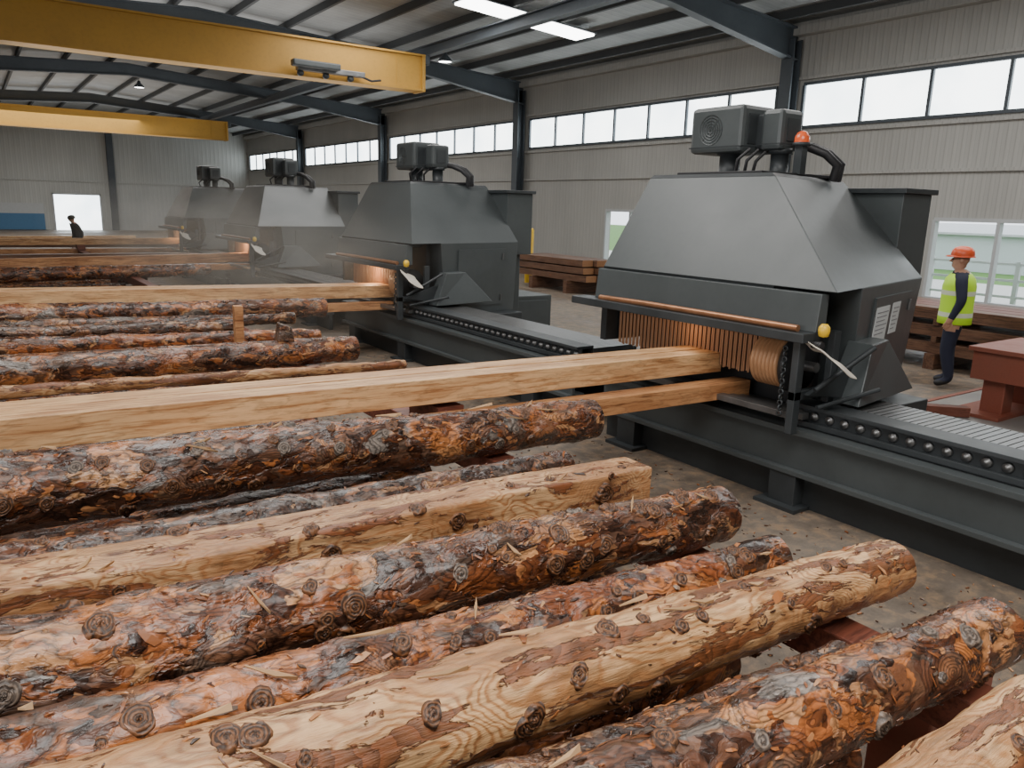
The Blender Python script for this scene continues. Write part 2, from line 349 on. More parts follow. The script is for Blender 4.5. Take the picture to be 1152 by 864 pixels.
struct(MB().hexa([(XL,YB,ZE),(XR,YB,ZR),(XR,YF,ZR),(XL,YF,ZE)],[(XL,YB,ZE+.1),(XR,YB,ZR+.1),(XR,YF,ZR+.1),(XL,YF,ZE+.1)]).hexa([(XR,YB,ZR),(XW,YB,ZE),(XW,YF,ZE),(XR,YF,ZR)],[(XR,YB,ZR+.1),(XW,YB,ZE+.1),(XW,YF,ZE+.1),(XR,YF,ZR+.1)]),'ceiling','roof')
p=MB(); x=XL+.6
while x<XW-.3:
    z=zr(x); p.box(x-.045,x+.045,YB+.1,YF-.05,z-.2,z-.005); x+=1.6
struct(p,'trim_1','purlin')
p=MB()
for z in (3.3,4.3,5.6): p.box(XW-.08,XW-.002,YB,YF,z-.035,z+.035)
p.box(XW-.3,XW-.002,YB,YF,6.6,6.8)
struct(p,'trim_2','wall')
p=MB()
for z in (3.2,): p.box(XL,XW,YF-.1,YF-.002,z-.05,z+.05)
struct(p,'trim_3','wallf')
cx=onY(126,200,YF-.3).x
tag(MB((cx,YF-.3,0)).box(cx-.2,cx+.2,YF-.35,YF-.01,0,zr(cx)-.25).build('gable_column','struct'),'dark narrow column on the far end wall right of the bright doorway','column')
for i,(a,b) in enumerate(bays):
    root=tag(bpy.data.objects.new('window_%d'%(i+1),None),kind='structure'); C.objects.link(root); root.location=(XW,a,4.4)
    o=(XW,a,4.4); f=MB(o); n=7
    f.box(XW-.06,XW+.1,a,b,4.4,4.47); f.box(XW-.06,XW+.1,a,b,5.43,5.5)
    for k in range(n+1):
        y=a+(b-a)*k/n; f.box(XW-.055,XW+.1,y-.035,y+.035,4.47,5.43)
    f.build('window_frame','struct',root)
    MB(o).box(XW+.02,XW+.04,a+.03,b-.03,4.45,5.45).build('pane','pane',root)
for i,(a,b,n) in enumerate(((5.0,9.0,3),(16.4,19.9,3))):
    root=tag(bpy.data.objects.new('window_%d'%(i+6),None),kind='structure'); C.objects.link(root); root.location=(XW,a,.5)
    o=(XW,a,.5); f=MB(o)
    f.box(XW-.05,XW+.12,a,b,.5,.57); f.box(XW-.05,XW+.12,a,b,2.22,2.3)
    for k in range(n+1):
        y=a+(b-a)*k/n; f.box(XW-.045,XW+.12,y-.035,y+.035,.55,2.25)
    f.build('window_frame','white',root)
    MB(o).box(XW+.02,XW+.03,a+.04,b-.04,.55,2.25).build('pane','glass',root)
root=tag(bpy.data.objects.new('door_1',None),kind='structure'); C.objects.link(root); root.location=(dx0,YF,0)
f=MB((dx0,YF,0)); f.box(dx0-.1,dx0,YF-.06,YF+.1,0,2.4); f.box(dx1,dx1+.1,YF-.06,YF+.1,0,2.4); f.box(dx0-.1,dx1+.1,YF-.06,YF+.1,2.3,2.4); f.build('door_frame','white',root)
MB((dx0,YF,0)).box(dx0,dx1,YF+.08,YF+.1,0,2.3).build('door_panel','pane',root)
q0=onY(0,240,YF-.05).x; q1=onY(50,242,YF-.05).x
bp=thing('notice_board','large blue and white panel on the far wall beside the bright doorway','panel',(q0-.6,YF-.1,0))
MB((q0-.6,YF-.1,0)).box(q0-.6,q1,YF-.1,YF-.002,.02,1.05).build('lower_board','blue',bp)
MB((q0-.6,YF-.1,0)).box(q0-.6,q1,YF-.1,YF-.002,1.05,1.7).build('upper_board','white',bp)
sh=thing('outdoor_shed','long pale shed outside seen through the low windows','building',(38,0,0))
MB((38,0,0)).box(38,42,-20,30,-.05,1.6).build('shed_wall','bldg',sh)
MB((38,0,0)).hexa([(37.7,-20.3,1.6),(42.3,-20.3,1.6),(42.3,30.3,1.6),(37.7,30.3,1.6)],[(37.7,-20.3,1.7),(42.3,-20.3,2.1),(42.3,30.3,2.1),(37.7,30.3,1.7)]).build('shed_roof','white',sh)
fe=thing('outdoor_fence','pale rail fence outside the right-hand low window','fence',(21,8,0))
f=MB((21,8,0)); [f.box(20.97,21.03,-2,22,z,z+.06) for z in (.4,.8,1.2)]; f.build('rail','white',fe)
for k in range(12): MB((21,8,0)).box(20.95,21.05,-2+k*2.1,-1.9+k*2.1,-.05,1.3).build('fence_post','white',fe)
lab=['nearest','second','third','fourth']
for i,y in enumerate((13.0,24.8,36.6,48.4)):
    c=thing('steel_column','grey steel wall column, %s along the window wall from the camera'%lab[i],'column',(XW-.3,y,0),'wall columns')
    o=(XW-.3,y,0)
    MB(o).box(XW-.42,XW-.38,y-.17,y+.17,0,6.5).box(XW-.14,XW-.1,y-.17,y+.17,0,6.5).box(XW-.38,XW-.14,y-.012,y+.012,0,6.5).build('shaft','struct',c)
    MB(o).box(XW-.52,XW-.04,y-.25,y+.25,0,.03).build('base_plate','struct',c)
    r=thing('roof_rafter','grey steel roof rafter spanning the hall, %s from the camera'%lab[i],'roof beam',(XR,y,7),'roof rafters')
    o=(XR,y,7)
    def seg(mb,x0,x1,d0,d1,wf):
        for (ya,yb,za,zb_) in ((-wf,wf,0,.04),(-.012,.012,None,None),(-wf,wf,-1,-.96)):
            a0=zr(x0)-.18; a1=zr(x1)-.18
            if za is None: lo0,hi0,lo1,hi1=a0-d0,a0,a1-d1,a1
            elif za==0: lo0,hi0,lo1,hi1=a0-.04,a0,a1-.04,a1
            else: lo0,hi0,lo1,hi1=a0-d0-.02,a0-d0+.02,a1-d1-.02,a1-d1+.02
            mb.hexa([(x0,y+ya,lo0),(x1,y+ya,lo1),(x1,y+yb,lo1),(x0,y+yb,lo0)],[(x0,y+ya,hi0),(x1,y+ya,hi1),(x1,y+yb,hi1),(x0,y+yb,hi0)])
    m=MB(o); seg(m,13,XW-.1,.42,.75,.13); seg(m,XR,13,.45,.42,.13); m.build('right_span','struct',r)
    m=MB(o); seg(m,XL,XR,.6,.45,.13); m.build('left_span','struct',r)
r=MB((11.6,36,6.5)).box(11.5,11.72,13,YF,6.52,6.55).box(11.6,11.62,13,YF,6.55,6.78).box(11.5,11.72,13,YF,6.78,6.81).build('crane_runway_beam','struct'); tag(r,'dark steel runway beam under the rafters carrying the yellow cranes','roof beam')
def crane(y,x1,z0,z1,label):
    o=(0,y,z0); c=thing('overhead_crane',label,'crane',o,'yellow overhead cranes')
    MB(o).box(XL+.05,x1,y-.22,y+.22,z0+.05,z1-.05).build('box_girder','yellow',c)
    MB(o).box(XL+.05,x1+.1,y-.3,y+.3,z1-.05,z1).build('top_flange','yellow',c)
    MB(o).box(XL+.05,x1,y-.3,y+.3,z0,z0+.05).build('bottom_flange','yellow',c)
    MB(o).box(x1,x1+.1,y-.3,y+.3,z0-.02,z1-.05).build('end_plate','yellow',c,.01)
    MB(o).box(x1+.1,x1+.3,y-.2,y+.2,z1-.25,z1+.02).build('end_truck','struct',c,.02)
    MB(o).box(x1-.8,x1-.72,y-.24,y-.21,z0+.05,z1-.05).build('stiffener','yellow',c)
    return c
crane(21.4,11.3,5.5,6.5,'nearest yellow overhead crane girder with a grey hoist under it')
crane(46.5,12.4,5.5,6.5,'far yellow overhead crane girder above the far bright doorway')
h=thing('crane_hoist','grey flat hoist trolley hanging on the nearest yellow crane girder','hoist',(8.4,20.8,5.6))
o=(8.4,20.8,5.6)
MB(o).box(7.5,9.4,20.85,21.05,5.62,5.76).build('carriage','steel',h,.02)
MB(o).box(7.3,8.6,20.6,20.85,5.68,5.85).build('motor_housing','mach',h,.04)
for k,x in enumerate((7.6,8.3,9.0)): MB(o).lathe((x,20.95,5.56),(0,1,0),[(0,-.05),(.08,-.05),(.08,.05),(0,.05)]).build('wheel','mach2',h)
MB(o).tube([(9.3,20.9,5.65),(9.6,20.9,5.56),(9.9,20.95,5.62)],.03).build('cable','black',h)
def striplight(x0,x1,y0,y1,label):
    z=lambda x: zr(x)-.22
    o=(x0,y0,z(x0)); r=thing('strip_light',label,'lamp',o,'ceiling strip lights')
    MB(o).hexa([(x0,y0,z(x0)-.05),(x1,y0,z(x1)-.05),(x1,y1,z(x1)-.05),(x0,y1,z(x0)-.05)],[(x0,y0,z(x0)),(x1,y0,z(x1)),(x1,y1,z(x1)),(x0,y1,z(x0))]).build('diffuser','lampglow',r)
    MB(o).hexa([(x0-.05,y0-.05,z(x0)),(x1+.05,y0-.05,z(x1)),(x1+.05,y1+.05,z(x1)),(x0-.05,y1+.05,z(x0))],[(x0-.05,y0-.05,z(x0)+.03),(x1+.05,y0-.05,z(x1)+.03),(x1+.05,y1+.05,z(x1)+.03),(x0-.05,y1+.05,z(x0)+.03)]).build('tray','struct',r)
striplight(10.6,12.6,17.3,18.1,'bright ceiling strip light at the top edge, left one of the pair')
striplight(12.9,14.6,17.4,18.2,'bright ceiling strip light, right one of the pair')
def lamp(x,y,label):
    z=zr(x)-.6; l=thing('high_bay_lamp',label,'lamp',(x,y,z),'ceiling lamps')
    MB((x,y,z)).lathe((x,y,z),(0,0,1),[(.22,0),(.2,.08),(.08,.2),(.05,.3),(0,.3)]).build('lamp_shade','struct',l)
    MB((x,y,z)).lathe((x,y,z+.01),(0,0,1),[(0,0),(.2,0)]).build('lamp_lens','lampglow',l)
    MB((x,y,z)).tube([(x,y,z+.3),(x,y,z+.59)],.012,6).build('hanger','struct',l)
lamp(12.9,22.6,'small round ceiling lamp above the near crane end'); lamp(9.3,31.0,'round ceiling lamp left of the crane hoist'); lamp(7.0,40.0,'small far ceiling lamp above the second crane')

# ---------------------------------------------------------------- logs
def fr_root(A,B,name,label,cat,group):
    d=(B-A); L=d.length; x=d.normalized(); y=Vector((0,0,1)).cross(x).normalized(); z=x.cross(y)
    r=thing(name,label,cat,A,group); r.rotation_euler=Matrix((x,y,z)).transposed().to_euler(); return r,L
def knot_profile(): return [(0,.5),(.12,.6),(.22,.15),(.34,.5),(.44,.2),(.58,.65),(.68,.3),(.82,.7),(.95,.35),(1.12,-.7)]
def surf(x,th,L,r0,r1,rough,seed,sq):
    t=x/L; r=r0+(r1-r0)*t
    ox=noise.noise(Vector((x*.7,seed,0)))*.02; oz=noise.noise(Vector((x*.7,seed,7)))*.015
    c,s=math.cos(th),math.sin(th)
    if sq: rr=r/((abs(c)**sq+abs(s)**sq)**(1/sq))
    else: rr=r
    P=Vector((x,c*r,s*r))
    rr+=r*(.02 if sq else .07)*noise.noise(P*2.6+Vector((seed,0,0)))+rough*(1.7*noise.noise(P*7+Vector((seed,0,0)))+.8*noise.noise(P*18+Vector((0,seed,0)))+.25*noise.cell(P*20+Vector((0,seed,0))))
    return Vector((x,c*rr+ox,s*rr+oz))
def make_log(A,B,r0,r1,mat,label,near=1.0,name='log',cat='log',group=None,sq=0,rough=.007,nk=0,nf=0,knotmats=('knot','knot','knotg'),spk=1.0):
    root,L=fr_root(A,B,name,label,cat,group)
    seed=random.random()*90; n=max(24,int(L/.012*near)); m=int(20+52*near)
    vs=[];fs=[]
    for i in range(n+1):
        for j in range(m):
            th=2*math.pi*j/m
            vs.append(surf(L*i/n,th,L,r0,r1,rough,seed,sq))
    for i in range(n):
        for j in range(m): fs.append((i*m+j,i*m+(j+1)%m,(i+1)*m+(j+1)%m,(i+1)*m+j))
    mb=MB(); mb.add(vs,fs,True); mb.build('trunk' if not sq else 'cant_body',mat,root)
    for k,(xe,idx,s) in enumerate(((L,n,1),(0,0,-1))):
        ring=vs[idx*m:(idx+1)*m]; ce=sum(ring,Vector())/m+Vector((s*.008,0,0))
        r2=[ce+(v-ce)*.93+Vector((s*.006,0,0)) for v in ring]
        e=MB(); e.add(ring+r2+[ce],[(j,(j+1)%m,m+(j+1)%m,m+j)[::s] for j in range(m)]+[(m+j,m+(j+1)%m,2*m)[::s] for j in range(m)],True); e.build('cut_end','end',root)
    for k in range(nk):
        x=random.uniform(.1,L-.12); th=random.uniform(-.2,1.15)*math.pi+math.pi*.25
        if k%3: th=random.uniform(.45,1.15)*math.pi
        P=surf(x,th,L,r0,r1,0,seed,sq); nrm=Vector((0,math.cos(th),math.sin(th)))
        if sq: nrm=Vector((0,round(math.cos(th)),0)) if abs(math.cos(th))>abs(math.sin(th)) else Vector((0,0,round(math.sin(th))))
        R_=random.uniform(.012,.034)*spk*(1.35 if random.random()<.18 else 1)
        a=nrm.orthogonal().normalized(); b=nrm.cross(a); nn=24; kv=[];kf=[]
        el=random.uniform(.65,1.0); sd=random.random()*9
        for q,(pr,ph) in enumerate(knot_profile()):
            for w_ in range(nn):
                an=2*math.pi*w_/nn; rad=R_*pr*(1+.4*noise.noise(Vector((math.cos(an)*1.6,math.sin(an)*1.6,sd))))
                hh=ph*(1+1.0*noise.noise(Vector((math.cos(an)*2,math.sin(an)*2,sd+q))))
                kv.append((a*math.cos(an)+b*math.sin(an)*el)*rad+nrm*(hh*R_*.42+.002-(rad*rad)/(2*max(r0,.05))*(0 if sq else 1)))
        for q in range(len(knot_profile())-1):
            for w_ in range(nn): kf.append((q*nn+w_,q*nn+(w_+1)%nn,(q+1)*nn+(w_+1)%nn,(q+1)*nn+w_))
        kb=MB(); kb.add(kv,kf,True); ko=kb.build('knot',random.choice(knotmats),root); ko.location=P
    if nf:
        fb=MB()
        for k in range(nf):
            x=random.uniform(.02,L-.02); th=random.uniform(.05,1.3)*math.pi
            P=surf(x,th,L,r0,r1,rough,seed,sq); nrm=Vector((0,math.cos(th),math.sin(th)))
            tx=Vector((1,0,0)); ty=nrm.cross(tx); an=random.gauss(0,.6)
            u=tx*math.cos(an)+ty*math.sin(an); v=nrm.cross(u)
            l=random.uniform(.006,.02)*(2.2 if random.random()<.1 else 1); w_=l*random.uniform(.12,.4)
            P+=nrm*random.uniform(-.002,.002); ti=random.uniform(-.1,.3); lift=nrm*(l*ti)
            j=lambda: random.uniform(.6,1.2)
            pts=[P-u*l*j()-v*w_*j()*.6-lift, P+v*-w_*j()+nrm*.002, P+u*l*j()-v*w_*.4*j()+lift, P+u*l*.8*j()+v*w_*j()+lift, P+v*w_*j()+nrm*.002, P-u*l*j()+v*w_*.5*j()-lift]
            top=[q+nrm*.0025 for q in pts]
            fb.add(pts+top,[(6,7,10,11),(7,8,9,10)]+[(a_,(a_+1)%6,(a_+1)%6+6,a_+6) for a_ in range(6)])
        fo=fb.build('bark_flakes','flake',root); fo['kind']='stuff'
    return root
def make_beam(A,B,hw,hh,mat,label,name='sawn_beam',cat='beam',group=None,nk=0):
    root,L=fr_root(A,B,name,label,cat,group)
    mb=MB(); n=14
    vs=[];fs=[]
    for i in range(n+1):
        x=L*i/n; e=.0012
        for (a,b) in ((-1,-1),(1,-1),(1,1),(-1,1)): vs.append((x,a*hw+random.uniform(-e,e),b*hh+random.uniform(-e,e)))
    for i in range(n):
        for j in range(4): fs.append((i*4+j,i*4+(j+1)%4,(i+1)*4+(j+1)%4,(i+1)*4+j))
    fs.append((3,2,1,0)); mb.add(vs,fs); mb.build('timber',mat,root,.004)
    b=vs[-4:]; MB().add([Vector(v)*1 for v in b]+[Vector((v[0]+.004,v[1]*.96,v[2]*.96)) for v in b],[(0,1,5,4),(1,2,6,5),(2,3,7,6),(3,0,4,7),(4,5,6,7)]).build('cut_end','end',root)
    return root
def line(pl,pr,r,xend=-1.7,mixf=.6):
    B=deck(pr[0],pr[1],r); A1=deck(pl[0],pl[1],r); y=A1.y+(B.y-A1.y)*mixf; A1=onY(pl[0],pl[1],y)
    d=(A1-B); A=B+d*((B.x-xend)/(B.x-A1.x)); return A,B
def lineM(pl,pr,X=5.25,xend=-2.4):
    B=onX(pr[0],pr[1],X); A1=onY(pl[0],pl[1],B.y); d=A1-B; A=B+d*((B.x-xend)/(B.x-A1.x)); return A,B
LG=[]
def L_(pl,pr,r0,r1,mat,label,**k):
    dz=k.pop('dz',0)
    A,B=line(pl,pr,r1,k.pop('xend',-1.5)); A.z+=dz;B.z+=dz; LG.append((A,B,r0,r1)); return make_log(A,B,r0,r1,mat,label,**k)
L_((800,858),(1118,706),.145,.112,'bark','thick bark log at the lower right corner, its red-brown end above the pale beam',nk=40,nf=400,spk=1.2)
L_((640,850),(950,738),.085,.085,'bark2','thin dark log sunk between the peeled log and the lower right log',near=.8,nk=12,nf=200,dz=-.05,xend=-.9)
L_((300,872),(1000,637),.165,.112,'peel','large debarked pale log with swirling grain in the foreground',rough=.006,nk=40,nf=200,knotmats=('knot',),spk=1.3)
L_((130,838),(868,628),.135,.09,'bark3','slim orange bark log just behind the big peeled log',nk=36,nf=350,spk=1.2)
L_((0,768),(808,577),.175,.125,'bark','thick scaly bark log with grey knots behind the slim orange one',nk=52,nf=500,spk=1.4)
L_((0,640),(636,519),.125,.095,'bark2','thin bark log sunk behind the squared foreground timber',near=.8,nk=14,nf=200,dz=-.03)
L_((0,556),(664,471),.19,.135,'bark','biggest rough bark log lying along the front of the long sawn beams',nk=48,nf=500,spk=1.4)
A,B=line((0,688),(716,541),.105,-1.5); LG.append((A,B,.14,.105))
make_log(A,B,.135,.105,'cant','squared timber with bark removed and swirling knots between two bark logs',name='squared_timber',cat='timber',sq=24,rough=.002,nk=34,nf=120,knotmats=('knot',),spk=1.4,near=1.4)
A,B=line((1062,905),(1175,812),.125,-1.5); make_log(A,B,.15,.13,'peel','pale peeled log cut off by the bottom right corner of the view',rough=.004,nk=14,nf=40,knotmats=('knot',))
A=Vector((-1.5,2.52,.82)); B=Vector((2.3,2.5,.76)); make_log(A,B,.075,.065,'bark3','thin bark pole wedged between the squared timber and the thick scaly log',near=.6,nk=6,nf=150)
y=.95; i=0
while y<11.6:
    r=random.uniform(.125,.155)
    if not (7.4<y<7.62):
        A=Vector((-1.9,y+random.uniform(-.03,.03),.3+r)); B=Vector((random.uniform(2.05,2.42),y+random.uniform(-.03,.03),.3+r))
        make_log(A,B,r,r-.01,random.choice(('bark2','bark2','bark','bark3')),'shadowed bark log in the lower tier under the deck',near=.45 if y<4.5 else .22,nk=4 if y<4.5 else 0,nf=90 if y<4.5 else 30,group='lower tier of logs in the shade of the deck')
    y+=.315; i+=1
for k,(ya,yb) in enumerate(((12.3,17.4),(19.0,24.2))):
    y=ya
    while y<yb:
        r=random.uniform(.14,.17); A=Vector((-1.9,y,.3+r)); B=Vector((random.uniform(2.2,3.4),y,.3+r))
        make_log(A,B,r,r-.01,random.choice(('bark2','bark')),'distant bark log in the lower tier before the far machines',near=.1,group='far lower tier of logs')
        y+=.42
for x in (-1.0,1.7):
    for (ya,yb,ln) in ((.7,11.8,'near'),(12.1,17.6,'middle'),(18.8,24.4,'far')):
        tag(MB((x,ya,0)).box(x-.08,x+.08,ya,yb,0,.296).build('ground_bearer','skid'),'timber floor bearer under the %s part of the %s lower log tier'%('left' if x<0 else 'right',ln),'bearer','floor bearers under the lower tier')
# beams into machine 1
A,B=lineM((0,486),(802,405)); A_,B_=A,B
make_beam(A,B,.095,.085,'sawn','front long pale sawn beam feeding into the nearest machine')
make_beam(A+Vector((0,.205,.0)),B+Vector((.05,.205,0)),.09,.085,'sawn','rear long sawn beam side by side with the front one entering the nearest machine')
B=onX(834,434,5.4); A=B+(A_-B_)*.62; make_beam(A,B,.09,.068,'sawn2','lower orange sawn beam beneath the long pair at the nearest machine')
A,B=line((0,441),(455,411),.04,-1.5); make_log(A,B,.05,.045,'peel','narrow pale debarked pole just behind the long sawn beams',near=.45,nk=3)
mid=[((0,421),(398,392),.15,.12,'bark','thick bark log in the middle pile in front of the stake'),
 ((0,391),(358,378),.09,.075,'bark3','slim orange bark log behind the thick middle log'),
 ((0,377),(262,367),.08,.075,'bark2','dark slim log beside the wooden stake'),
 ((0,356),(364,346),.14,.13,'bark','bark log lying in front of the beams of the second machine'),
 ((0,368),(330,358),.07,.07,'bark2','thin dark log under the second pile bark log')]
for pl,pr,a,b,m_,lb in mid: L_(pl,pr,a,b,m_,lb,near=.5,nk=12 if b>.1 else 4,nf=200 if b>.1 else 80)
A,B=line((0,402),(300,386),.02,-1.5); make_beam(A,B,.07,.018,'sawn2','thin orange board lying between the middle bark logs')
A,B=lineM((0,336),(440,327)); M2=B
make_beam(A,B,.1,.09,'sawn','front pale sawn beam feeding into the second machine')
make_beam(A+Vector((0,.25,0)),B+Vector((0,.25,0)),.1,.09,'sawn','rear pale sawn beam feeding into the second machine')
A,B=lineM((367,346),(440,343),5.2,2.3); make_beam(A,B,.08,.06,'sawn2','short lower beam glowing orange at the second machine')
L_((0,310),(234,303),.14,.12,'bark','bark log in front of the third machine',near=.3,nk=5,nf=60)
A,B=line((0,304),(320,299),.1,-1.5,.9); make_beam(A,B,.1,.07,'sawn','thin pale beam ending furthest right in front of the third machine')
A,B=lineM((0,297),(280,289)); make_beam(A,B,.11,.1,'sawn2','orange sawn beam feeding into the third machine')
for pl,pr,h_,m_,lb in (((0,290),(222,287),.1,'sawnd','dark reddish aged beam, lower of the far left pair'),((0,283),(218,281),.09,'sawn2','brown beam, upper of the far left pair'),((0,276),(200,276),.08,'sawnd','dark aged beam in the farthest stack')):
    A,B=line(pl,pr,h_,-1.5,.9); make_beam(A,B,.12,h_*.7,m_,lb)
A,B=lineM((0,272),(204,271)); make_beam(A,B,.1,.09,'sawn','pale sawn beam feeding into the fourth and farthest machine')
A,B=line((0,268),(152,267),.1,-1.5,.9); make_beam(A,B,.1,.07,'sawn','farthest pale sawn beam near the far worker')
P=onZ(269,379,.98)
s=MB((P.x,P.y,0)).box(P.x-.04,P.x+.04,P.y-.04,P.y+.04,0,1.28).build('wooden_stake','sawn2',None,.006); tag(s,'short upright wooden stake among the middle logs','stake')
P=onZ(320,384,1.0)
s=MB(P).hexa([P+Vector(v) for v in ((-.08,-.06,0),(.08,-.06,0),(.08,.06,0),(-.08,.06,0))],[P+Vector(v) for v in ((-.05,-.05,.17),(.06,-.05,.13),(.05,.05,.14),(-.05,.05,.18))]).build('wood_block','bark2',None,.01); tag(s,'small rough bark block lying right of the wooden stake','block')
gs='timber skids under the logs'
for i,(x0,lb) in enumerate(((2.55,'right'),(-1.2,'left'))):
    for k,(y0,y1,ln) in enumerate(((.45,11.9,'near'),(13.2,19.4,'middle'),(20.4,26.6,'far'))):
        zt_=DA-DB*x0-(.02 if i==0 else .08); o=(x0,y0,0)
        r=thing('deck_skid','red-brown timber skid carrying the %s ends of the %s logs'%(lb,ln),'skid',o,gs)
        MB(o).box(x0-.08,x0+.08,y0,y1,zt_-.15,zt_).build('rail','skid',r,.008)
        ny=int((y1-y0)/2.2)
        for q in range(ny+1):
            y=y0+.15+(y1-y0-.3)*q/ny; MB(o).box(x0-.06,x0+.06,y-.06,y+.06,0,zt_-.15).build('post','skid',r,.006)
tag(MB((2.75,1.2,.55)).box(2.64,3.1,1.1,1.32,0,.69).build('bearer_block','rust',None,.01),'red-brown bearer block showing between the log ends at lower right','block')
for k,(yy,zt_,lb) in enumerate(((4.45,.93,'nearest'),(10.75,.93,'second'),(18.1,.84,'third'),(25.0,.9,'farthest'))):
    tag(MB((2.55,yy,.77)).box(2.45,2.65,yy-.1,yy+.32,.755,zt_).build('spacer_block','skid'),'timber spacer block under the beams of the %s machine'%lb,'block','spacer blocks')
for k in range(40):
    A,B,r0,r1=LG[random.choice((0,2,3,4,6,6,7,4,2))]; f=random.uniform(.35,.97); c=A.lerp(B,f); r=r0+(r1-r0)*f
    th=random.uniform(math.radians(50),math.radians(140)); ln=random.uniform(.05,.17); d=(B-A).normalized(); up=Vector((0,0,1)); sd=up.cross(d).normalized()
    nrm=sd*math.cos(th)+up*math.sin(th); tg=nrm.cross(d); a=random.uniform(-1.2,1.2); u=d*math.cos(a)+tg*math.sin(a); v=nrm.cross(u)
    P=c+nrm*(r+.010); w=random.uniform(.003,.008)
    o=MB(P).add([P-u*ln/2-v*w*.2,P-u*ln/2+v*w*.2,P+u*ln*.1+v*w,P+u*ln/2,P+u*ln*.1-v*w]+[q+nrm*.005 for q in (P-u*ln/2-v*w*.2,P-u*ln/2+v*w*.2,P+u*ln*.1+v*w,P+u*ln/2+nrm*.012,P+u*ln*.1-v*w)],[(0,1,2,3,4)[::-1],(5,6,7,8,9)]+[(i,(i+1)%5,(i+1)%5+5,i+5) for i in range(5)]).build('wood_splinter','track')
    tag(o,'thin pale wood splinter lying loose on a foreground log','splinter','loose splinters on the near logs')
cb=MB()
for k in range(3600):
    x=random.gauss(3.4,.9); y=random.uniform(.6,11)
    if x<2.3 or x>5.1: continue
    l=random.uniform(.004,.017); w_=l*random.uniform(.2,.6); an=random.uniform(0,6.28); c_,s_=math.cos(an),math.sin(an); z=.003
    q=[(x+c_*a_*l-s_*b_*w_,y+s_*a_*l+c_*b_*w_) for a_,b_ in ((-1,-.6),(1,-.4),(.8,.6),(-.9,.7))]; hh=random.uniform(.003,.008)
    cb.add([(a_,b_,z) for a_,b_ in q]+[(a_,b_,z+hh*random.random()+.002) for a_,b_ in q],[(4,5,6,7),(0,1,5,4),(1,2,6,5),(2,3,7,6),(3,0,4,7)])
o=cb.build('wood_chips','flake'); tag(o,'scattered bark and wood chips on the dirty floor between logs and machines','wood chips',None,'stuff')

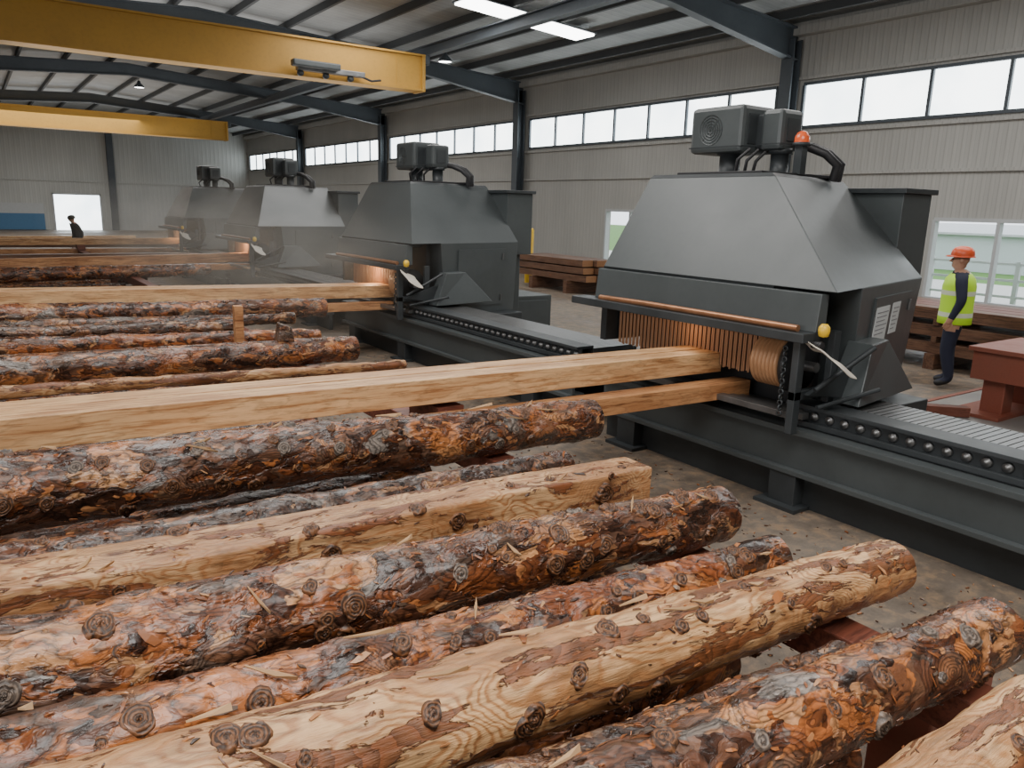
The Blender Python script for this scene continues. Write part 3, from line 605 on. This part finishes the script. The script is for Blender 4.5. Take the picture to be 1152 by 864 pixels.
# ---------------------------------------------------------------- machine
MO=(6.0,4.5,0)
zb,zt=1.72,2.57
def side(u,z,off=.01):
    f=(z-.62)/(zb-.62); y=(3.42+(3.84-3.42)*(u-5.72)/1.53)*(1-f)+(3.335+(3.7475-3.335)*(u-5.6)/1.65)*f
    return Vector((u,y-off,z))
def sheet(u0,u1,z0,z1,name,mat,off,th,par):
    a=[side(u0,z0,off),side(u1,z0,off),side(u1,z1,off),side(u0,z1,off)]; b=[p+Vector((0,-th,0)) for p in a]
    return MB(MO).hexa(a,b).build(name,mat,par)
def machine():
    o=MO
    r=thing('planing_machine','','machine',o,'row of grey hooded machines')
    B_=lambda: MB(o)
    B_().hexa([(5.06,3.2,zb),(7.25,3.7475,zb),(7.25,5.72,zb),(5.06,5.72,zb)],[(5.55,4.2,zt),(7.2,4.6125,zt),(7.2,5.66,zt),(5.55,5.66,zt)]).build('hood','mach',r,.006)
    B_().hexa([(5.55,4.2,zt),(7.2,4.6125,zt),(7.2,5.66,zt),(5.55,5.66,zt)],[(5.58,4.26,zt+.03),(7.18,4.65,zt+.03),(7.18,5.64,zt+.03),(5.58,5.64,zt+.03)]).build('top_plate','mach2',r)
    B_().hexa([(5.0,3.3,1.42),(5.12,3.3,1.42),(5.12,5.76,1.42),(5.0,5.76,1.42)],[(5.03,3.3,1.7),(5.12,3.3,1.7),(5.12,5.76,1.7),(5.03,5.76,1.7)]).build('front_band','mach',r,.006)
    B_().box(5.08,5.7,5.66,5.74,1.0,1.72).box(5.08,7.2,3.76,5.66,1.64,1.72).build('hood_underside','mach2',r)
    B_().box(4.86,5.06,3.3,5.95,1.35,1.42).build('lip_bar','mach2',r,.006)
    B_().tube([(4.93,3.4,1.445),(4.93,5.0,1.445),(4.93,5.6,1.435)],.026).build('copper_pipe','copper',r)
    B_().hexa([(5.72,3.42,.62),(7.25,3.84,.62),(7.25,5.6,.62),(5.72,5.6,.62)],[(5.6,3.335,zb),(7.25,3.7475,zb),(7.25,5.66,zb),(5.6,5.66,zb)]).build('lower_enclosure','mach',r,.006)
    B_().box(5.35,7.2,3.6,5.75,.0,.3).box(5.2,7.2,3.5,5.7,.3,.62).build('base','mach2',r,.012)
    sheet(5.95,6.95,.75,1.62,'access_panel','mach',.0,.02,r)
    for z in (.85,1.5): MB(o).tube([side(6.9,z-.05,.03),side(6.9,z+.05,.03)],.012,8).build('hinge','steel',r)
    B_().box(5.5,5.56,3.6,5.6,.62,1.7).build('inner_wall','black',r)
    cs=B_()
    for k in range(70):
        y=3.93+k*.0245; cs.tube([(5.22+.008*(k%2),y,.96+random.uniform(0,.02)),(5.22+.008*(k%2),y,1.44)],.009,6)
    cs.build('strip_curtain','curtain',r)
    B_().tube([(5.16,4.0,1.44),(5.16,5.4,1.44)],.014,8).build('heat_lamp','warm',r)
    pf=[(0,0),(.18,0)]
    for k in range(7): pf+=[(.205,.01+.036*k),(.205,.03+.036*k),(.188,.034+.036*k),(.188,.042+.036*k)]
    pf+=[(0,.27)]
    B_().lathe((5.22,3.62,1.12),(0,1,0),pf,30).build('feed_roller','bronze',r)
    B_().lathe((5.22,3.54,1.12),(0,1,0),[(0,0),(.225,0),(.225,.05),(.15,.07),(0,.07)],28).build('roller_flange','black',r)
    B_().tube([(5.22,3.4,1.12),(5.22,3.95,1.12)],.04).build('roller_shaft','steel',r)
    for k in range(4): B_().box(4.98+.13*k,5.06+.13*k,3.4,5.5,.74-.02*k,.79-.02*k).build('guide_rail','steel',r,.004)
    B_().box(4.92,5.0,3.36,3.42,.64,1.36).box(5.35,5.43,3.36,3.42,.84,1.4).box(4.92,5.43,3.36,3.42,.9,.97).build('bracket_frame','mach2',r,.006)
    B_().add([(5.0,3.3,.95),(5.75,3.3,.84),(5.75,3.3,1.2),(5.0,3.34,.95),(5.75,3.34,.84),(5.75,3.34,1.2)],[(0,1,2),(5,4,3),(0,3,4,1),(1,4,5,2),(2,5,3,0)]).build('gusset_plate','mach2',r)
    B_().hexa([(5.42,3.14,.84),(6.5,3.3,.84),(6.5,3.6,.84),(5.42,3.42,.84)],[(5.62,3.2,1.3),(6.0,3.3,1.3),(6.0,3.5,1.3),(5.62,3.42,1.3)]).build('side_guard','mach',r,.01)
    B_().tube([(5.0,3.25,1.0),(5.5,3.12,1.3)],.02,8).tube([(5.05,3.25,.86),(5.6,3.1,.97)],.018,8).build('tie_rod','mach2',r)
    ch=B_()
    for k in range(13):
        z=1.28-k*.042; ch.lathe((4.95,3.5,z),(0,1,0) if k%2 else (1,0,0),[(.014,-.005),(.024,-.005),(.024,.005),(.014,.005),(.014,-.005)],10)
    ch.build('hanging_chain','mach2',r)
    lb=B_().lathe((4.98,3.22,1.42),(0,0,1),[(0,.08),(.022,.078),(.04,.055),(.042,.03),(.035,-.01),(0,-.02)],16).build('warning_lamp','ylw',r)
    B_().tube([(4.98,3.22,1.34),(4.98,3.3,1.34)],.03,8).build('lamp_bracket','black',lb)
    cl=[];n=8
    for i in range(n):
        for j in range(5):
            cl.append((4.9+.06*j+.02*math.sin(i*1.3),3.36-.05*i,1.36-.008*i*i*.4-.028*j+.014*math.sin(i*2+j*1.7)))
    fs=[(i*5+j,i*5+j+1,(i+1)*5+j+1,(i+1)*5+j) for i in range(n-1) for j in range(4)]
    c=B_().add(cl,fs,True).build('rag','cloth',r); sd=c.modifiers.new('s','SOLIDIFY'); sd.thickness=.012; ss=c.modifiers.new('u','SUBSURF'); ss.levels=1; ss.render_levels=1
    def motor(x0,x1,y0,y1,z0,z1,name,grille):
        b=B_().box(x0,x1,y0,y1,z0,z1).build(name,'mach',r,.04)
        if grille:
            cy,cz=(y0+y1)/2+.06,(z0+z1)/2; R_=min(y1-y0,z1-z0)*.33
            gm=B_()
            for q in range(5):
                rr=R_*(1-q*.19); gm.lathe((x0-.003,cy,cz),(1,0,0),[(rr,-.002),(rr-.008,-.002),(rr-.008,.008),(rr,.008),(rr,-.002)],28)
            for q in range(4):
                a=q*math.pi/4; gm.bar((x0-.002,cy-R_*math.cos(a),cz-R_*math.sin(a)),(x0-.002,cy+R_*math.cos(a),cz+R_*math.sin(a)),.007,.005,(1,0,0))
            gm.build('fan_grille','mach',b)
        B_().box(x0+.08,x1-.08,y0-.012,y0+.002,z0+.08,z1-.08).build('vent_cover','mach2',b)
        B_().box(x0-.003,x1+.003,y0-.003,y1+.003,z0+.05,z0+.06).build('seam','mach2',b)
    motor(6.0,6.5,4.96,5.6,2.82,3.25,'large_motor',True)
    motor(6.18,6.5,4.66,4.9,2.84,3.2,'small_motor',False)
    B_().box(6.2,6.48,4.86,5.0,2.86,3.17).build('motor_coupling','mach2',r,.02)
    for (x,y,rr) in ((6.22,5.26,.1),(6.34,4.77,.085)):
        B_().lathe((x,y,2.59),(0,0,1),[(rr+.05,0),(rr+.05,.03),(rr,.03),(rr,.22),(rr+.03,.22),(rr+.03,.27),(0,.27)],20).build('motor_pedestal','mach2',r)
    B_().box(5.75,6.85,4.5,5.5,2.598,2.63).build('mounting_plate','black',r,.006)
    for k in (0,1): B_().tube([(6.45+.06*k,4.78,2.9),(6.52+.06*k,4.6,2.88),(6.62+.06*k,4.48,2.82),(6.70+.06*k,4.4,2.72),(6.72+.06*k,4.44,2.58)],.042,12).build('air_hose','black',r)
    for k in range(3): B_().tube([(5.95+.12*k,4.95,2.63),(5.9+.13*k,4.9,2.74),(6.0+.12*k,4.85,2.84)],.016,8).build('cable','black',r)
    B_().box(7.2,7.7,4.0,5.6,1.5,2.48).build('rear_housing','mach',r,.006)
    B_().box(7.16,7.74,3.96,5.64,2.48,2.53).build('housing_rim','mach2',r,.006)
    B_().box(7.2,7.55,4.1,5.5,.0,1.5).build('rear_duct','mach',r,.01)
    cb=B_().box(7.55,8.75,4.75,5.9,0.0,.7).build('drive_cabinet','mach',r,.012)
    B_().box(7.6,8.65,4.73,4.75,.1,.62).build('cabinet_door','mach',cb,.006)
    B_().hexa([(6.75,3.45,.3),(7.5,3.5,.12),(7.5,3.85,.12),(6.75,3.85,.5)],[(6.75,3.45,.33),(7.5,3.5,.15),(7.5,3.85,.17),(6.75,3.85,.55)]).build('chip_chute','steel',r)
    return r
m1=machine()
m1['label']='nearest grey hooded machine with red beacon, paper notices and beams feeding under its hood'
def conveyor():
    o=(5.6,3.0,0); r=thing('slat_conveyor','','conveyor',o,'conveyors linking the machines')
    y0,y1=-.45,5.7
    B_=lambda: MB(o)
    B_().box(5.13,5.17,y0,y1,.30,.62).box(5.07,5.3,y0,y1,.6,.645).box(5.07,5.3,y0,y1,.275,.315).build('front_girder','mach',r,.004)
    B_().box(5.2,5.26,y0,y1,.0,.3).build('kick_panel','mach2',r)
    B_().box(6.0,6.04,y0,3.6,.0,.78).build('rear_girder','mach',r,.004)
    B_().box(5.2,6.0,y0,3.6,.64,.66).build('bed_plate','mach2',r)
    s=B_(); y=y0
    while y<3.55: s.box(5.4,5.97,y,y+.045,.78,.80); y+=.055
    s.box(5.4,5.97,y0,3.55,.74,.78); s.build('slat_belt','steel',r)
    B_().box(5.17,5.21,y0,3.6,.66,.7).box(5.22,5.25,y0,3.6,.66,.8).box(5.17,5.4,y0,3.6,.80,.83).build('bearing_rail','mach2',r,.003)
    y=y0+.06
    first=None
    while y<3.6:
        if first is None:
            first=B_().lathe((5.235,y,.745),(-1,0,0),[(.036,0),(.036,.03),(.026,.04),(.015,.04),(.015,.052),(0,.052)],14).build('roller_bearing','steel',r); fy=y
        else:
            c=first.copy(); C.objects.link(c); c.location=(0,y-fy,0)
        y+=.125
    for y in (.3,3.5,5.3):
        l=B_().box(5.08,5.34,y-.12,y+.12,.02,.28).build('leg','mach2',r,.006)
        B_().box(5.0,5.44,y-.19,y+.19,0,.03).build('foot_plate','mach2',l)
        if y<3.0:
            B_().box(5.3,6.0,y-.04,y+.04,.32,.4).build('cross_member','mach2',r)
    return r
c1=conveyor(); c1['label']='dark steel slat conveyor running right from the nearest machine with shiny roller bearings'
offs=[0,6.55,13.6,20.4]
for k,(lm,lc) in enumerate((('second grey hooded machine, in the middle of the row with strong orange glow','slat conveyor between the second machine and the nearest machine'),
    ('third grey hooded machine from the camera, behind light haze','slat conveyor between the third machine and the second machine'),
    ('fourth and smallest grey hooded machine at the far end of the row','slat conveyor between the fourth machine and the third machine'))):
    m=copy_tree(m1); m.location.y+=offs[k+1]; m['label']=lm
    c=copy_tree(c1); c.location.y+=offs[k+1]+.1; c['label']=lc
for k,(u0,u1,z0,z1) in enumerate(((5.98,6.33,1.24,1.54),(6.41,6.63,1.28,1.55))):
    s=sheet(u0,u1,z0,z1,'paper_notice','paper',.022,.004,m1)
    for q in range(6): sheet(u0+.03,u1-.03-(q%3)*.03,z1-.05-q*.036,z1-.042-q*.036,'printed_line','ink',.027,.001,s)
MB(MO).lathe((6.3,4.52,2.9),(0,0,1),[(.068,0),(.068,.02),(.064,.05),(.045,.085),(.02,.1),(0,.102)],20).build('beacon','beacon',m1)
MB(MO).lathe((6.3,4.52,2.87),(0,0,1),[(0,0),(.08,0),(.08,.03),(0,.03)],20).box(6.26,6.34,4.48,4.56,2.62,2.88).build('beacon_stand','mach2',m1)
for k in range(4):
    ld=bpy.data.lights.new('opening_lamp','POINT'); ld.energy=(1.2,11,10,9)[k]; ld.color=(1,.64,.36); ld.shadow_soft_size=.12
    lo=bpy.data.objects.new('opening_lamp',ld); C.objects.link(lo); lo.location=(5.08,4.6+offs[k],1.24)

# ---------------------------------------------------------------- timber stacks, deck plate and steel trestle
def stack(x0,y0,y1,nx,nz,hw,hh,z0,names,group,mats,gap=2.25):
    for k in range(nz):
        for i in range(nx):
            xx=x0+i*hw*2.15; z=z0+k*hh*gap+hh; j=random.uniform(-.25,.25)
            A=Vector((xx,y1+j,z)); B=Vector((xx,y0+j,z))
            make_beam(A,B,hw,hh,random.choice(mats),names,name='stacked_beam',group=group)
stack(12.2,1.2,7.2,4,3,.17,.085,.24,'brown sawn beam in the stack behind the worker','beams stacked behind the worker',['sawnd','sawnd','skid'],3.1)
for y in (2.2,5.9): tag(MB((12.0,y,0)).box(11.95,13.5,y-.08,y+.08,0,.238).build('stack_bearer','sawnd'),'low timber bearer under the stack behind the worker','bearer','bearers under the worker stack')
for k in range(2):
    for y in (2.2,5.9): tag(MB((12.0,y,.41+.2635*k)).box(12.0,13.4,y-.04,y+.04,.412+.2635*k,.502+.2635*k).build('stack_sticker','sawnd'),'thin spacer stick between layers of the stack behind the worker','spacer','spacer sticks in the worker stack')
stack(13.6,15.8,19.0,3,3,.18,.085,.35,'brown beam in the small pile by the window wall','beams piled by the window wall',['sawnd'],2.4)
for y in (16.6,18.2): tag(MB((13.5,y,0)).box(13.3,14.6,y-.08,y+.08,0,.348).build('stack_bearer','sawnd'),'low timber bearer under the small wall-side pile','bearer','bearers under the wall-side pile')
P=onX(595,300,14.2)
tag(MB((14.2,P.y,0)).lathe((14.2,P.y,0),(0,0,1),[(.13,0),(.13,1.6),(.1,1.66),(0,1.66)],14).build('bollard_post','ylw'),'yellow safety post beside the steel column at the wall','post')
dp=thing('deck_platform','low pale worn steel deck plate on the floor right of the nearest machine','platform',(9.2,3.0,0)); o=(9.2,3.0,0)
MB(o).box(7.8,11.0,1.0,4.6,.05,.09).build('deck_plate','plate',dp,.004)
MB(o).box(7.82,10.98,4.55,4.61,0,.1).box(7.82,10.98,1.0,1.06,0,.1).box(7.8,7.86,1.0,4.6,0,.1).build('edge_angle','rust',dp)
tr=thing('steel_trestle','red oxide steel trestle beam at the right edge near the worker','trestle',(9.4,3.6,.09)); o=(9.4,3.6,.09)
MB(o).box(9.2,10.5,1.6,4.12,.82,.87).box(9.25,10.45,1.6,4.08,.5,.82).build('top_beam','rust',tr,.006)
for (x,y) in ((9.35,3.85),(10.15,3.85),(9.35,2.0),(10.15,2.0)): MB(o).box(x,x+.24,y-.12,y+.12,.1,.5).build('leg','rust',tr,.01)
MB(o).box(9.1,10.5,3.65,4.2,.09,.13).build('foot_plate','rust',tr,.004)
for k,(x0,y0,x1,y1,lb) in enumerate(((8.7,4.3,9.05,3.95,'short red-brown timber offcut lying left of the trestle foot'),(10.75,4.2,10.85,2.4,'long red-brown timber lying on the deck plate behind the trestle'))):
    make_beam(Vector((x0,y0,.15)),Vector((x1,y1,.15)),.06,.055,'skid',lb,name='timber_offcut',cat='timber')

# ---------------------------------------------------------------- people
def skin(verts,edges,rad,roots,sub=2):
    me=bpy.data.meshes.new('tmp'); me.from_pydata(verts,edges,[]); ob=bpy.data.objects.new('tmp',me); C.objects.link(ob)
    md=ob.modifiers.new('s','SKIN'); md.use_smooth_shade=True
    if not me.skin_vertices: return None
    for i,r in enumerate(rad):
        me.skin_vertices[0].data[i].radius=r if isinstance(r,tuple) else (r,r); me.skin_vertices[0].data[i].use_root=(i in roots)
    sb=ob.modifiers.new('u','SUBSURF'); sb.levels=sub; sb.render_levels=sub
    dg=bpy.context.evaluated_depsgraph_get(); dg.update()
    out=bpy.data.meshes.new_from_object(ob.evaluated_get(dg)); bpy.data.objects.remove(ob); return out
def person(loc,rz,label,scale=1.0,stoop=0.0,vest=True,top='navy',legs='navy',helmet='helmet',wide=1.0):
    root=thing('person',label,'person',loc,rz=rz); root.scale=(scale*wide,scale*wide,scale)
    s=stoop
    def bend(p):
        x,y,z=p
        if z>.95 and s: dz=z-.95; return (x+math.sin(s)*dz, y, .95+dz*math.cos(s)+(-x*math.sin(s)*.5))
        return p
    J={'pel':(0,0,.96),'waist':(0,0,1.1),'chest':(.0,0,1.3),'nb':(0,0,1.46),'neck':(.01,0,1.53),'jaw':(.035,0,1.58),'head':(.02,0,1.66),'crown':(.01,0,1.73)}
    V=[];E=[];Rr=[];ix={}
    def a(n,p,r,to=None):
        ix[n]=len(V); V.append(bend(p)); Rr.append(r)
        if to: E.append((ix[to],ix[n]))
    a('pel',J['pel'],(.16,.13)); a('waist',J['waist'],(.15,.12),'pel'); a('chest',J['chest'],(.175,.13),'waist'); a('nb',J['nb'],(.10,.08),'chest'); a('neck',J['neck'],.055,'nb')
    a('jaw',J['jaw'],(.068,.075),'neck'); a('head',J['head'],(.08,.098),'jaw'); a('crown',J['crown'],(.066,.08),'head')
    for q,sg in enumerate((1,-1)):
        n=str(q)
        a('sh'+n,(0,sg*.18,1.42),.072,'nb'); a('el'+n,(-.03,sg*.275,1.15),.056,'sh'+n); a('wr'+n,(.05,sg*.28,.92),.036,'el'+n); a('pa'+n,(.075,sg*.275,.85),(.036,.02),'wr'+n)
        a('hip'+n,(0,sg*.095,.88),.105,'pel'); a('kn'+n,(.015 if q else .04,sg*.115,.5),.078,'hip'+n); a('an'+n,(-.03,sg*.125,.11),.058,'kn'+n); a('to'+n,(.12,sg*.14,.045),.045,'an'+n)
    me=skin(V,E,Rr,{0})
    bm=bmesh.new(); bm.from_mesh(me)
    for q,sg in enumerate((1,-1)):
        pa=Vector(V[ix['pa%d'%q]]); wr=Vector(V[ix['wr%d'%q]]); d=(pa-wr).normalized(); side_=Vector((1,0,0)).cross(d).normalized()
        fw=d.cross(side_)
        for k in range(5):
            if k<4:
                b0=pa+fw*(-.026+.017*k)*1.0; l=(.07,.082,.076,.058)[k]; pts=[b0-d*.01,b0+d*l*.55+side_*-sg*.006,b0+d*l*.95-side_*sg*.02]
            else:
                b0=pa-d*.03-fw*.022; pts=[b0,b0-fw*.028+d*.02,b0-fw*.03+d*.055]
            fm=skin([tuple(p) for p in pts],[(0,1),(1,2)],[.011,.0095,.008],{0},1)
            if fm: bm.from_mesh(fm)
    hc=Vector(bend((.02,0,1.65))); tl=s*.9
    M=Matrix.Translation(hc)@Matrix.Rotation(tl,4,'Y')
    bm2=bmesh.new(); bmesh.ops.create_cone(bm2,cap_ends=True,segments=8,radius1=.02,radius2=.006,depth=.045,matrix=M@Matrix.Translation((.098,0,-.005))@Matrix.Rotation(math.radians(-20),4,'Y'))
    tm=bpy.data.meshes.new('t'); bm2.to_mesh(tm); bm.from_mesh(tm)
    bm3=bmesh.new()
    for sg in (1,-1): bmesh.ops.create_uvsphere(bm3,u_segments=8,v_segments=6,radius=.022,matrix=M@Matrix.Translation((0,sg*.082,-.005))@Matrix.Diagonal((1,.35,1.4,1)))
    tm=bpy.data.meshes.new('t'); bm3.to_mesh(tm); bm.from_mesh(tm)
    out=bpy.data.meshes.new('body'); bm.to_mesh(out); bo=bpy.data.objects.new('body',out); C.objects.link(bo); bo.parent=root
    for mm in ('skin',top,legs,'black'): out.materials.append(MT[mm])
    nb=Vector(bend((0,0,1.5)))
    hands=[Vector(V[ix['wr0']]),Vector(V[ix['wr1']])]
    for p in out.polygons:
        c=p.center; p.use_smooth=True; k=1
        if c.z>nb.z and abs(c.y)<.12: k=0
        elif min((c-hands[0]).dot((Vector(V[ix['pa0']])-hands[0]).normalized())if (c-hands[0]).length<.2 else -1,9)>.0: k=0
        elif min((c-hands[1]).dot((Vector(V[ix['pa1']])-hands[1]).normalized())if (c-hands[1]).length<.2 else -1,9)>.0: k=0
        elif c.z<.1: k=3
        elif c.z<.96 and abs(c.y)<.2: k=2
        p.material_index=k
    if vest:
        prof=[(.84,.205,.175),(.95,.205,.175),(1.08,.2,.168),(1.2,.205,.172),(1.32,.22,.172),(1.42,.215,.15),(1.475,.15,.11),(1.5,.095,.085)]
        vs=[];n=24
        for z,ay,ax_ in prof:
            for k in range(n):
                an=2*math.pi*k/n; vs.append(bend((ax_*math.cos(an),ay*math.sin(an),z)))
        fs=[(i*n+k,i*n+(k+1)%n,(i+1)*n+(k+1)%n,(i+1)*n+k) for i in range(len(prof)-1) for k in range(n)]
        vo=MB().add(vs,fs,True).build('vest','vest',root); so=vo.modifiers.new('s','SOLIDIFY'); so.thickness=.008
    hm=MB().lathe((0,0,0),(0,0,1),[(.118,.0),(.12,.03),(.112,.075),(.085,.112),(.04,.13),(0,.133)],24).build('hard_hat' if helmet=='helmet' else 'hair',helmet,root)
    hm.matrix_local=M@Matrix.Translation((-.005,0,.045 if helmet=='helmet' else .01))
    if helmet=='helmet':
        MB().add([(( .118+(.05 if math.cos(a_)>0 else .012)*abs(math.cos(a_)) )*math.cos(a_)*k_,.125*math.sin(a_)*k_,z_) for k_,z_ in ((.9,.012),(1,.0),(1,-.008)) for a_ in [2*math.pi*q/24 for q in range(24)]],[(i*24+q,i*24+(q+1)%24,(i+1)*24+(q+1)%24,(i+1)*24+q) for i in (0,1) for q in range(24)],True).build('brim',helmet,hm)
    for sg in (1,-1):
        MB().lathe((0,0,0),(1,0,0),[(0,.004),(.009,.002),(.011,-.006)],10).build('eye','hair',root).matrix_local=M@Matrix.Translation((.09,sg*.033,.012))
    MB().box(-.004,.003,-.024,.024,-.004,.004).build('mouth','rust',root).matrix_local=M@Matrix.Translation((.094,0,-.052))
    return root
W=onZ(1062,434,0)
person((W.x,W.y,0),math.radians(118),'worker in orange-red hard hat and yellow-green hi-vis vest standing right of the nearest machine',scale=1.05,wide=1.14)
Q=onY(87,250,29.5)
person((Q.x,29.5,0),math.radians(200),'small dark silhouetted worker before the bright far doorway',.92,.22,False,'dark','dark','hair',1.1)

# ---------------------------------------------------------------- haze
for k,(c,s,lb) in enumerate((((3.7,11.0,1.4),(2.6,2.4,1.3),'pale sawdust haze drifting in front of the second machine'),((4.0,17.8,1.5),(2.6,2.8,1.4),'pale sawdust haze drifting in front of the third machine'),((4.2,24.9,1.5),(2.8,2.8,1.4),'pale sawdust haze around the fourth machine'))):
    m=MB().lathe((0,0,0),(0,0,1),[(0,-1)]+[(math.cos(a_),math.sin(a_)) for a_ in [(-80+20*q)*math.pi/180 for q in range(9)]]+[(0,1)],24)
    o=m.build('dust_haze','haze'); o.location=c; o.scale=s; tag(o,lb,'haze',None,'stuff')

# ---------------------------------------------------------------- light
wd=bpy.data.worlds.new('world'); bpy.context.scene.world=wd; wd.use_nodes=True; nt=wd.node_tree
bg=nt.nodes['Background']; bg.inputs[0].default_value=(.88,.94,1,1); bg.inputs[1].default_value=2.4
def area(x,y,z,sx,sy,e,col=(1,.98,.95),rot=(0,0,0)):  # unseen area fills added to brighten the hall; the roof has no skylights
    l=bpy.data.lights.new('fill_lamp','AREA'); l.shape='RECTANGLE'; l.size=sx; l.size_y=sy; l.energy=e; l.color=col
    o=bpy.data.objects.new('fill_lamp',l); C.objects.link(o); o.location=(x,y,z); o.rotation_euler=rot
area(1,-1,6.6,6,5,670,(1,.97,.93)); area(2.5,8,6.7,4,5,390,(1,.97,.93)); area(12,6,6.6,4,8,380)
area(9,17,6.9,3,8,320); area(9,32,6.2,6,10,750); area(4,48,6.2,8,10,750)
area(-7.5,2,3,3,10,430,(.98,.99,1),(0,math.radians(-90),0))
up=(math.radians(180),0,0)
area(6,8,4.2,10,8,220,(1,.98,.96),up); area(6,27,4.8,10,12,360,(1,.98,.96),up); area(6,47,4.8,10,12,260,(1,.98,.96),up)  # added uplights, standing in for light bounced up to the roof
vs=bpy.context.scene.view_settings
vs.exposure=0.2
